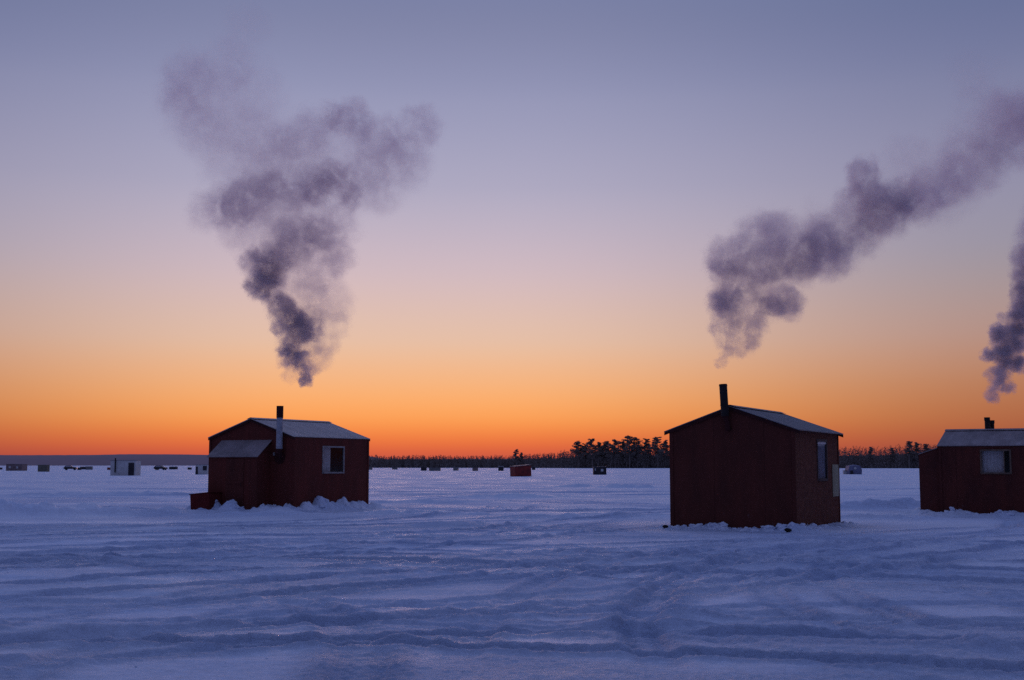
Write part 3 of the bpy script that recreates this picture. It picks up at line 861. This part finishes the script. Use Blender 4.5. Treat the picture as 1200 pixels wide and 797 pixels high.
# pop-up fishing tent
tr = empty('popup_tent', (54.6, 198, height1(54.6, 198) - .05), 0)
tag(tr, 'blue-grey pop-up ice fishing tent with a round pale window, right of the large hut', 'tent')
bm = bmesh.new()
v0 = [bm.verts.new(p) for p in ((-1.04, 0, 0), (1.04, 0, 0), (1.04, 2.0, 0), (-1.04, 2.0, 0))]
v1 = [bm.verts.new(p) for p in ((-1.08, -.12, .75), (1.08, -.12, .75), (1.08, 2.12, .75), (-1.08, 2.12, .75))]
v2 = [bm.verts.new(p) for p in ((-.88, .1, 1.42), (.88, .1, 1.42), (.88, 1.9, 1.42), (-.88, 1.9, 1.42))]
top = bm.verts.new((0, 1, 1.62))
for a, b in ((v0, v1), (v1, v2)):
    for k in range(4): bm.faces.new((a[k], a[(k + 1) % 4], b[(k + 1) % 4], b[k]))
for k in range(4): bm.faces.new((v2[k], v2[(k + 1) % 4], top))
obj('tent_shell', bm, TENT, tr)
bm = bmesh.new(); tube(bm, [(0, -.10, 1.02), (0, -.085 + .0, 1.02)], [.2, .2], 12)
bmesh.ops.translate(bm, verts=bm.verts, vec=(0, -.03, 0))
obj('window', bm, CREAM, tr)
bm = bmesh.new(); box(bm, -.78, -.32, -.11, -.075, .05, .72)
obj('door_flap', bm, DARKB, tr)


def far_car(x, y, rot, label):
    z = height1(x, y)
    root = empty('parked_car', (x, y, z), rot)
    tag(root, label, 'car', 'dark cars parked far out on the ice')
    prof = [(-1.95, .35), (-1.95, .85), (-1.75, 1.0), (-1.4, 1.38), (.1, 1.42), (.75, 1.0), (1.8, .85), (1.95, .6), (1.95, .35)]
    bm = bmesh.new()
    a = [bm.verts.new((px, -.8, pz)) for px, pz in prof]; b = [bm.verts.new((px, .8, pz)) for px, pz in prof]
    bm.faces.new(a); bm.faces.new(b[::-1])
    for k in range(len(prof)): bm.faces.new((a[k], a[(k + 1) % len(prof)], b[(k + 1) % len(prof)], b[k]))
    obj('body', bm, CARPAINT, root)
    for wx in (-1.2, 1.25):
        for wy in (-.82, .62):
            bm = bmesh.new(); tube(bm, [(wx, wy, .33), (wx, wy + .2, .33)], [.33, .33], 14); obj('wheel', bm, RUBBER, root)
    bm = bmesh.new()
    for yy in (-.803,):
        quad(bm, (-1.4, yy, 1.0), (.5, yy, 1.0), (.05, yy, 1.34), (-1.3, yy, 1.32))
    obj('side_window', bm, SHADE, root)


far_car(-137.0, 386, .25, 'dark car parked right of the olive shelter on the left ice')
far_car(-109.0, 386, -.15, 'dark car parked just right of the white hut')

# thin marker stake by the left edge of the right hut
st = empty('marker_stake', (52.0, 158, height1(52.0, 158)))
tag(st, 'thin dark stake standing in the snow left of the maroon hut', 'stake')
bm = bmesh.new(); tube(bm, [(0, 0, -.2), (.02, 0, .42)], [.07, .06], 8); obj('pole', bm, BLOCK, st)
bm = bmesh.new(); box(bm, -.1, .1, -.09, -.075, .25, .4); obj('flag', bm, BLOCK, st)


# ------------------------------------------------------------------ hills and woods
def hills():
    bm = bmesh.new()
    N = 500
    rows = []
    for i in range(N + 1):
        px = -900 + 3000 * i / N
        x = (px - 600) / F_PX * 5600
        n = mnoise.noise(Vector((px / 130, 2.1, 0))) * .6 + mnoise.noise(Vector((px / 47, 7.7, 0))) * .3
        top = 12.2 + n * .9 + 1.0 * math.exp(-((px - 150) / 60) ** 2) + .10 * random.uniform(-1, 1)
        if px > 420: top *= .62
        ht = top / F_PX * 5600 + EYE
        rows.append([bm.verts.new((x, 5600 - 60, -1)), bm.verts.new((x, 5600, ht * .55)), bm.verts.new((x, 5800, ht)), bm.verts.new((x, 6600, ht * .8)), bm.verts.new((x, 7200, -1))])
    for a, b in zip(rows, rows[1:]):
        for k in range(4): bm.faces.new((a[k], b[k], b[k + 1], a[k + 1]))
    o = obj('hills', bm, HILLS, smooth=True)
    tag(o, 'low hazy wooded hills along the far shore', kind='structure')


hills()


def leafy(bm, centre, rad, n, size, flat=.6, upright=False):
    for _ in range(n):
        while True:
            p = Vector((random.uniform(-1, 1), random.uniform(-1, 1), random.uniform(-1, 1)))
            if p.length < 1: break
        p = Vector((p.x * rad, p.y * rad, p.z * rad * flat)) + centre
        a = Vector((random.gauss(0, 1), random.gauss(0, 1), random.gauss(0, .7))).normalized() * size
        b = a.cross(Vector((random.gauss(0, 1), random.gauss(0, 1), random.gauss(0, 1)))).normalized() * size * random.uniform(.5, 1)
        if upright:
            t = random.random() * 6.283
            a = Vector((math.cos(t) * .5, math.sin(t) * .5, random.uniform(-.15, .15))) * size
            b = Vector((random.uniform(-.25, .25), random.uniform(-.2, .2), 1)) * size * random.uniform(.7, 1.5)
        bm.faces.new([bm.verts.new(q) for q in (p + a, p + b * .6, p - a, p - b)])


def woods():
    """the far shore wood: hundreds of trees reading as one mass"""
    bm = bmesh.new()
    ctl = [(300, 0, 780), (380, 7, 780), (432, 11.5, 740), (470, 12.2, 735), (520, 12, 735), (560, 11.5, 735), (600, 12, 720), (630, 13.5, 700), (655, 16, 680), (672, 18, 665),
           (685, 22, 660), (700, 24, 655), (730, 26, 650), (752, 25, 650), (764, 20, 650), (772, 23, 650), (790, 20, 650), (850, 17, 650), (930, 19, 640), (985, 21, 630), (1010, 22, 630), (1035, 21.5, 630), (1052, 24, 620), (1090, 25, 620), (1180, 22, 610), (1320, 20, 600), (1500, 16, 620)]
    P = np.array(ctl)
    px = 300.0
    while px < 1500:
        top = np.interp(px, P[:, 0], P[:, 1]); D = np.interp(px, P[:, 0], P[:, 2])
        jag = .22 if px < 640 else .30
        top = top * (1 + .13 * mnoise.noise(Vector((px / 9, 3.3, 0))) + .08 * mnoise.noise(Vector((px / 3.1, 8.3, 0))))
        for layer in range(3):
            Dl = D + layer * 14 + random.uniform(-4, 4)
            hgt = top / F_PX * Dl + EYE
            hgt *= (1 - .07 * (2 - layer)) * random.uniform(1 - jag * .32, 1 + jag * .14)
            x = (px + random.uniform(-2, 2) - 600) / F_PX * Dl
            if hgt < 1.5: continue
            kind = random.random()
            n = 120 if 640 < px < 800 else 95
            wd = hgt * random.uniform(.14, .26)
            for k in range(n):
                f = random.random()
                rr = wd * ((1 - f) * 1.1 + .12 if kind < .55 else math.sin(math.pi * min(.97, .12 + f * .88)) + .1)
                leafy(bm, Vector((x + random.uniform(-1, 1) * rr, Dl + random.uniform(-1, 1) * rr, hgt * (.03 + .95 * f))), .25, 1, random.uniform(.3, .75) * (1 - .6 * f), .8, True)
        px += random.uniform(1.4, 2.6)
    o = obj('woods', bm, WOODS)
    tag(o, 'dark wood of bare trees and conifers along the far shore', 'wood', kind='stuff')
    # rising bank under the trees
    bm = bmesh.new()
    rows = []
    for i in range(121):
        q = 300 + 10 * i
        D = np.interp(q, P[:, 0], P[:, 2]); top = np.interp(q, P[:, 0], P[:, 1])
        x = (q - 600) / F_PX * D
        hh = (top * (.86 if q < 650 else .74) / F_PX * D)
        rows.append([bm.verts.new((x, D - 3, -.3)), bm.verts.new((x * 1.03, D + 22, max(.2, hh * .75))), bm.verts.new((x * 1.1, D + 70, max(.3, hh))), bm.verts.new((x * 1.5, D * 1.5, -1))])
    for a, b in zip(rows, rows[1:]):
        for k in range(3): bm.faces.new((a[k], b[k], b[k + 1], a[k + 1]))
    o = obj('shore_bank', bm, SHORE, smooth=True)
    tag(o, 'low wooded bank of the far shore', kind='structure')


woods()


def pine(px, top, base_y, wpx, label, D, group, lean=0.0, bare=.35):
    """white pine: tapered trunk, upswept irregular limbs, ragged needle plates"""
    x = (px - 600) / F_PX * D
    H = (HORIZON - top) / F_PX * D + EYE
    W = wpx / F_PX * D
    root = empty('pine_tree', (x, D, 0))
    tag(root, label, 'tree', group)
    bt = bmesh.new()
    pts = [(0, 0, -.5), (lean * .3, 0, H * .4), (lean * .7, 0, H * .75), (lean, 0, H * .98)]
    tube(bt, pts, [.34, .26, .15, .04], 7)
    bc = bmesh.new()
    nl = int(H * 2.6)
    for i in range(nl):
        f = bare + (1 - bare) * (i + random.random()) / nl
        z = H * f
        reach = W * .5 * (1.15 - .75 * ((f - bare) / (1 - bare)) ** 1.6) * random.uniform(.45, 1.15)
        a = random.random() * 6.283
        b = Vector((math.cos(a), math.sin(a), random.uniform(.12, .4)))
        s = Vector((lean * f, 0, z))
        tip = s + b * reach
        tube(bt, [s, s + b * reach * .55 + Vector((0, 0, -.1)), tip], [.07, .05, .02], 4, cap=False)
        for k in range(3):
            q = s.lerp(tip, .35 + .3 * k + random.uniform(-.08, .08))
            leafy(bc, q + Vector((0, 0, .1)), .45 + .3 * reach * random.random(), int(30 + reach * 16), random.uniform(.13, .26), random.uniform(.35, .7))
    for k in range(5):
        leafy(bc, Vector((lean + random.uniform(-.3, .3), 0, H * (.90 + .025 * k))), W * .10 * (1.2 - .2 * k) + .12, 26, .18, 1.1)
    obj('trunk', bt, BARK, root)
    obj('crown', bc, NEEDLE, root)


G1 = 'pines of the grove behind the ice'
for args in [
    (678, 518.5, 0, 11, 'round-topped pine at the left end of the grove', 655),
    (685.5, 521.5, 0, 8, 'short pine tucked right of the first pine of the grove', 662),
    (694, 515.2, 0, 10, 'slim pine with a knob top, third from the left in the grove', 650),
    (703, 519.5, 0, 9, 'broad low pine fourth from the left in the grove', 658),
    (710, 518.0, 0, 10, 'flat-crowned pine left of the gap in the grove top', 652),
    (720, 516.2, 0, 11, 'pointed pine in the middle of the grove', 648),
    (729, 517.8, 0, 9, 'leafy pine right beside the tallest one', 656),
    (737, 512.0, 0, 12, 'tallest pine, with a narrow spire, in the grove', 646),
    (746, 514.0, 0, 11, 'bushy pine just right of the tallest pine', 650),
    (757, 515.0, 0, 8, 'thin pine left of the bright sky notch in the grove', 652),
    (770, 513.4, 0, 12, 'spreading pine right of the bright sky notch', 646),
    (779, 517.5, 0, 10, 'ragged open pine beside the large hut roof edge', 650),
]:
    pine(args[0], args[1], 0, args[3] * 1.7, args[4], args[5], G1, random.uniform(-.4, .4))
pine(605, 527.5, 0, 10, 'lone dark tree standing above the low woods behind the bright red shelter', 690, 'trees rising out of the far woods', 0, .15)
pine(611, 531, 0, 8, 'smaller tree leaning on the lone tree behind the bright red shelter', 692, 'trees rising out of the far woods', 0, .15)
pine(1063, 518.0, 0, 12, 'tall pine left of the roof of the maroon hut', 615, 'trees rising out of the far woods', .3)
pine(1072, 519.5, 0, 14, 'broad pine between the tall pine and the maroon hut', 618, 'trees rising out of the far woods', 0, .2)
pine(1083, 521, 0, 12, 'pine just behind the porch edge of the maroon hut', 620, 'trees rising out of the far woods', 0, .25)
pine(1019, 524.5, 0, 9, 'small spiky tree above the woods over the pop-up tent', 622, 'trees rising out of the far woods', 0, .2)
pine(1044, 525.5, 0, 11, 'rounded tree above the woods between tent and tall pine', 622, 'trees rising out of the far woods', 0, .2)


# ------------------------------------------------------------------ smoke
PUFF_L = [(359, 444, 8, .95), (352, 432, 9, .5), (349.6, 421.6, 13, .93), (334.7, 407.7, 10, .9), (343, 411, 9, .9), (375, 419, 16, .38), (366, 432, 11, .4), (330, 426, 6, .5), (341, 438, 10, .35),
          (333, 364, 16, .9), (326, 381, 10, .85), (352, 385, 16, .93), (344, 372, 13, .9), (368, 385, 14, .75), (381, 403, 15, .35), (309, 334, 17, .95), (320, 320, 15, .75), (386, 353, 25, .38), (362, 335, 22, .42), (392, 380, 17, .3),
          (296, 308, 16, .75), (349, 289, 27, .68), (391, 301, 22, .58), (312, 303, 20, .62), (330, 302, 18, .6), (376, 275, 20, .55), (286, 230, 28, .74), (318, 219, 18, .65), (262, 240, 26, .48), (240, 244, 24, .34), (331, 255, 30, .42), (275, 268, 22, .35),
          (372, 216, 22, .70), (392, 207, 20, .7), (412, 233, 16, .66), (391, 262, 26, .4), (349, 222, 20, .6), (415, 147, 24, .58), (391, 137, 16, .42), (361, 165, 30, .46), (445, 160, 28, .5), (493, 150, 24, .5), (475, 187, 30, .42), (445, 229, 24, .28), (430, 200, 26, .3),
          (300, 165, 34, .34), (325, 185, 28, .3), (235, 150, 34, .27), (222, 92, 34, .36), (262, 70, 32, .25), (204, 110, 24, .26), (295, 95, 34, .16), (285, 25, 28, .13), (260, 190, 32, .2), (350, 310, 44, .34), (335, 255, 60, .32), (372, 190, 64, .30), (275, 140, 60, .22), (225, 110, 48, .22), (345, 395, 18, .55), (357, 432, 10, .7), (341, 420, 12, .55), (321, 345, 16, .65), (364, 372, 17, .55), (312, 318, 16, .6), (355, 405, 26, .22), (440, 190, 48, .16)]
PUFF_M = [(846, 423, 7, .45), (853, 412, 9, .45), (868, 409, 10, .5), (850, 397, 12, .5), (845, 381, 14, .55), (887, 376, 15, .62), (879, 400, 11, .5), (866, 388, 12, .5), (858, 354, 22, .86), (845, 347, 14, .7), (924, 352, 20, .82), (908, 360, 13, .6), (890, 334, 20, .6), (893, 358, 12, .6),
          (853, 302, 25, .72), (846, 318, 16, .5), (890, 287, 30, .66), (932, 308, 26, .66), (905, 312, 22, .6), (921, 271, 24, .5), (979, 302, 25, .76), (956, 290, 24, .6), (958, 268, 20, .48), (1008, 208, 20, .66), (1002, 232, 18, .5), (1030, 252, 28, .76), (1006, 281, 22, .62), (1020, 228, 20, .6), (1052, 238, 24, .62),
          (1076, 236, 28, .62), (1111, 212, 29, .62), (1148, 188, 36, .6), (1185, 160, 40, .62), (1186, 128, 32, .42), (1225, 140, 38, .55), (1270, 115, 42, .5), (1320, 90, 46, .4), (1137, 165, 34, .22), (1063, 181, 26, .2), (1164, 112, 34, .16), (1150, 80, 30, .09), (872, 340, 38, .28), (900, 298, 46, .30), (965, 282, 40, .30), (1015, 245, 38, .28), (1090, 225, 42, .26), (868, 395, 22, .3), (985, 272, 26, .55), (946, 301, 26, .5), (1045, 243, 26, .5), (866, 330, 20, .5)]
PUFF_R = [(1162, 461, 8, .7), (1166, 468, 5, .5), (1180, 454, 8, .75), (1171, 452, 8, .7), (1164, 441, 11, .93), (1176, 437, 9, .9), (1159, 416, 7, .92), (1172, 418, 12, .95), (1187, 424, 11, .93), (1197, 428, 10, .85),
          (1166, 390, 9, .93), (1178, 399, 16, .95), (1193, 397, 17, .95), (1196, 377, 14, .94), (1179, 371, 8, .7), (1192, 364, 13, .9), (1195, 346, 13, .92), (1201, 330, 16, .92), (1210, 306, 22, .9), (1212, 360, 18, .9),
          (1226, 280, 28, .85), (1250, 245, 36, .7), (1290, 205, 42, .6)]


STEP = 0.35
DENOISE = False


def plume(puffs, Y, label, seed, k_noise=1.0, tint=(1.0, .85, .88, 1)):
    rnd = random.Random(seed)
    m2 = Y / F_PX
    base = at(puffs[0][0], puffs[0][1], Y)
    pts = []
    for (px, py, r, op) in puffs:
        p = at(px, py, Y) - base
        p.y += rnd.uniform(-.9, .9) * r * m2
        rad = r * m2 * 1.36
        sig = -math.log(1 - min(op, .97)) / (1.5 * rad)
        pts.append((p, rad, sig))
    # hull
    bm = bmesh.new()
    for (p, rad, s) in pts:
        bmesh.ops.create_icosphere(bm, subdivisions=3, radius=rad * 1.22, matrix=Matrix.Translation(p))
    me = bpy.data.meshes.new('tmp'); bm.to_mesh(me); bm.free()
    tmp = bpy.data.objects.new('tmp', me); COL.objects.link(tmp)
    md = tmp.modifiers.new('r', 'REMESH'); md.mode = 'VOXEL'; md.voxel_size = .09
    dg = bpy.context.evaluated_depsgraph_get(); dg.update()
    hull = bpy.data.meshes.new_from_object(tmp.evaluated_get(dg))
    bpy.data.objects.remove(tmp); bpy.data.meshes.remove(me)
    hull.name = 'smoke_plume'
    o = bpy.data.objects.new('smoke_plume', hull); COL.objects.link(o); o.location = base
    tag(o, label, 'smoke')
    # density
    m = bpy.data.materials.new('wood smoke'); m.use_nodes = True
    nt = NT(m.node_tree); nt.n.clear()
    out = nt.add('ShaderNodeOutputMaterial')
    tc = nt.add('ShaderNodeTexCoord'); P = tc.outputs['Object']
    sz = nt.add('ShaderNodeSeparateXYZ'); nt.link(P, sz.inputs[0])
    # billows: big slow warp plus a finer curl, both growing with height
    n1 = nt.add('ShaderNodeTexNoise', i_Scale=1.5, i_Detail=4.5, i_Roughness=.62); nt.link(P, n1.inputs['Vector'])
    v1 = nt.add('ShaderNodeVectorMath', operation='SUBTRACT'); v1.inputs[1].default_value = (.5, .5, .5); nt.link(n1.outputs['Color'], v1.inputs[0])
    amp = nt.add('ShaderNodeMapRange', i_1=0.0, i_2=9.0, i_3=.42 * k_noise, i_4=1.35 * k_noise); nt.link(sz.outputs[2], amp.inputs[0])
    v2 = nt.add('ShaderNodeVectorMath', operation='SCALE'); nt.link(v1.outputs[0], v2.inputs[0]); nt.link(amp.outputs[0], v2.inputs['Scale'])
    v3 = nt.add('ShaderNodeVectorMath', operation='ADD'); nt.link(P, v3.inputs[0]); nt.link(v2.outputs[0], v3.inputs[1])
    n3 = nt.add('ShaderNodeTexNoise', i_Scale=5.0, i_Detail=2.0, i_Roughness=.6); nt.link(P, n3.inputs['Vector'])
    w1 = nt.add('ShaderNodeVectorMath', operation='SUBTRACT'); w1.inputs[1].default_value = (.5, .5, .5); nt.link(n3.outputs['Color'], w1.inputs[0])
    w2 = nt.add('ShaderNodeVectorMath', operation='SCALE'); nt.link(w1.outputs[0], w2.inputs[0]); w2.inputs['Scale'].default_value = .40
    w3 = nt.add('ShaderNodeVectorMath', operation='ADD'); nt.link(v3.outputs[0], w3.inputs[0]); nt.link(w2.outputs[0], w3.inputs[1])
    Q = w3.outputs[0]
    acc = None
    for (p, rad, s) in pts:
        d = nt.add('ShaderNodeVectorMath', operation='DISTANCE'); d.inputs[1].default_value = p; nt.link(Q, d.inputs[0])
        mr = nt.add('ShaderNodeMapRange', interpolation_type='SMOOTHSTEP', i_1=rad * 1.03, i_2=rad * .55, i_3=0.0, i_4=s); nt.link(d.outputs['Value'], mr.inputs[0])
        acc = mr.outputs[0] if acc is None else nt.math('MAXIMUM', acc, mr.outputs[0]) if False else nt.math('ADD', acc, mr.outputs[0])
    n2 = nt.add('ShaderNodeTexNoise', i_Scale=2.6, i_Detail=5.0, i_Roughness=.62); nt.link(Q, n2.inputs['Vector'])
    er = nt.add('ShaderNodeMapRange', i_1=.38, i_2=.56, i_3=.14, i_4=1.4); nt.link(n2.outputs['Fac'], er.inputs[0])
    den = nt.math('MULTIPLY', acc, er.outputs[0])
    pv = nt.add('ShaderNodeVolumePrincipled')
    pv.inputs['Color'].default_value = tint
    pv.inputs['Anisotropy'].default_value = 0.35
    pv.inputs['Density Attribute'].default_value = ''
    nt.link(den, pv.inputs['Density'])
    nt.link(pv.outputs[0], out.inputs['Volume'])
    size = max(hull.vertices[0].co.length, 1)
    try:
        m.cycles.volume_step_rate = STEP
    except Exception: pass
    try:
        m.volume_intersection_method = 'FAST'
    except Exception: pass
    hull.materials.clear(); hull.materials.append(m)
    return o


plume(PUFF_L, 40.1, 'billowing smoke spreading upward from the grey stovepipe of the hut with the porch', 3)
plume(PUFF_M, 29.3, 'smoke blown to the right from the black stovepipe of the large hut', 5)
plume(PUFF_R, 38.9, 'dense dark smoke column cut by the right edge above the maroon hut', 9, .7, (.92, .80, .86, 1))

# ------------------------------------------------------------------ sky and light
world = bpy.data.worlds.new('World'); scene.world = world; world.use_nodes = True
nt = NT(world.node_tree); nt.n.clear()
wo = nt.add('ShaderNodeOutputWorld')
tc = nt.add('ShaderNodeTexCoord')
sx = nt.add('ShaderNodeSeparateXYZ'); nt.link(tc.outputs['Generated'], sx.inputs[0])
SUN_AZ, SUN_EL = R(-5), R(3)


def elev(py): return math.sin(TILT + math.atan((398.5 - py) / F_PX))


def ramp(rows, hi):
    rp = nt.add('ShaderNodeValToRGB'); e = rp.color_ramp.elements
    stops = [(0.0, srgb(*rows[-1][1]))] + [(max(elev(y), 0.0005), srgb(*c)) for y, c in rows[::-1]] + [(math.sin(R(a)), srgb(*c)) for a, c in hi]
    while len(e) > 1: e.remove(e[-1])
    e[0].position, e[0].color = stops[0]
    for p, c_ in stops[1:]:
        x = e.new(p); x.color = c_
    rp.color_ramp.interpolation = 'B_SPLINE'
    nt.link(sx.outputs[2], rp.inputs[0])
    return rp.outputs[0]


ZEN = [(32, (117, 128, 172)), (45, (113, 127, 179)), (90, (93, 110, 168))]
mid = ramp([(0, (121, 127, 162)), (60, (134, 138, 172)), (120, (148, 151, 184)), (220, (174, 170, 194)), (270, (190, 178, 195)), (320, (207, 185, 193)), (360, (218, 188, 180)), (400, (227, 190, 166)), (425, (236, 184, 146)),
            (450, (243, 177, 124)), (470, (248, 170, 106)), (490, (248, 157, 85)), (505, (241, 135, 71)), (520, (228, 107, 62)), (533, (205, 84, 64)), (545.3, (180, 72, 70))], ZEN)
side = ramp([(0, (99, 111, 149)), (60, (109, 116, 154)), (120, (121, 126, 160)), (220, (146, 143, 170)), (300, (151, 147, 163)), (350, (165, 147, 148)), (400, (178, 142, 132)), (440, (182, 128, 100)), (470, (178, 113, 80)),
             (490, (175, 104, 70)), (510, (165, 88, 62)), (530, (150, 70, 60)), (545.3, (130, 60, 66))], ZEN)
back = ramp([(0, (74, 80, 116)), (150, (72, 74, 108)), (350, (70, 68, 100)), (480, (62, 64, 94)), (545.3, (56, 58, 88))], [(32, (84, 92, 130)), (50, (97, 111, 158)), (90, (93, 110, 168))])
az = nt.math('ARCTAN2', sx.outputs[0], sx.outputs[1])
da = nt.math('ABSOLUTE', nt.math('SUBTRACT', az, SUN_AZ))
f1 = nt.add('ShaderNodeMapRange', interpolation_type='SMOOTHSTEP', i_1=R(4), i_2=R(30)); nt.link(da, f1.inputs[0])
f2 = nt.add('ShaderNodeMapRange', interpolation_type='SMOOTHSTEP', i_1=R(28), i_2=R(110)); nt.link(da, f2.inputs[0])
m1 = nt.add('ShaderNodeMix', data_type='RGBA'); nt.link(f1.outputs[0], m1.inputs[0]); nt.link(mid, m1.inputs[6]); nt.link(side, m1.inputs[7])
m2 = nt.add('ShaderNodeMix', data_type='RGBA'); nt.link(f2.outputs[0], m2.inputs[0]); nt.link(m1.outputs[2], m2.inputs[6]); nt.link(back, m2.inputs[7])
bg1 = nt.add('ShaderNodeBackground', i_1=1.0); nt.link(m2.outputs[2], bg1.inputs[0])
sky = nt.add('ShaderNodeTexSky', sky_type='NISHITA')
sky.sun_disc = False; sky.sun_elevation = SUN_EL; sky.sun_rotation = SUN_AZ; sky.altitude = 300; sky.dust_density = 1.5
bg2 = nt.add('ShaderNodeBackground', i_1=0.0008); nt.link(sky.outputs[0], bg2.inputs[0])
ad = nt.add('ShaderNodeAddShader'); nt.link(bg1.outputs[0], ad.inputs[0]); nt.link(bg2.outputs[0], ad.inputs[1])
nt.link(ad.outputs[0], wo.inputs[0])

sun = bpy.data.lights.new('sun', 'SUN'); sun.energy = 0.32; sun.angle = R(20); sun.color = (1.0, .56, .50)
so = bpy.data.objects.new('sun', sun); COL.objects.link(so)
d = Vector((math.sin(SUN_AZ) * math.cos(SUN_EL), math.cos(SUN_AZ) * math.cos(SUN_EL), math.sin(SUN_EL)))
so.rotation_euler = d.to_track_quat('Z', 'Y').to_euler()

scene.view_settings.view_transform = 'Standard'
scene.view_settings.look = 'None'
scene.view_settings.exposure = 0
scene.cycles.max_bounces = 6
scene.cycles.diffuse_bounces = 3
scene.cycles.volume_bounces = 2
scene.cycles.volume_max_steps = 256
scene.cycles.use_denoising = DENOISE
scene.cycles.use_adaptive_sampling = True
scene.cycles.adaptive_threshold = 0.012
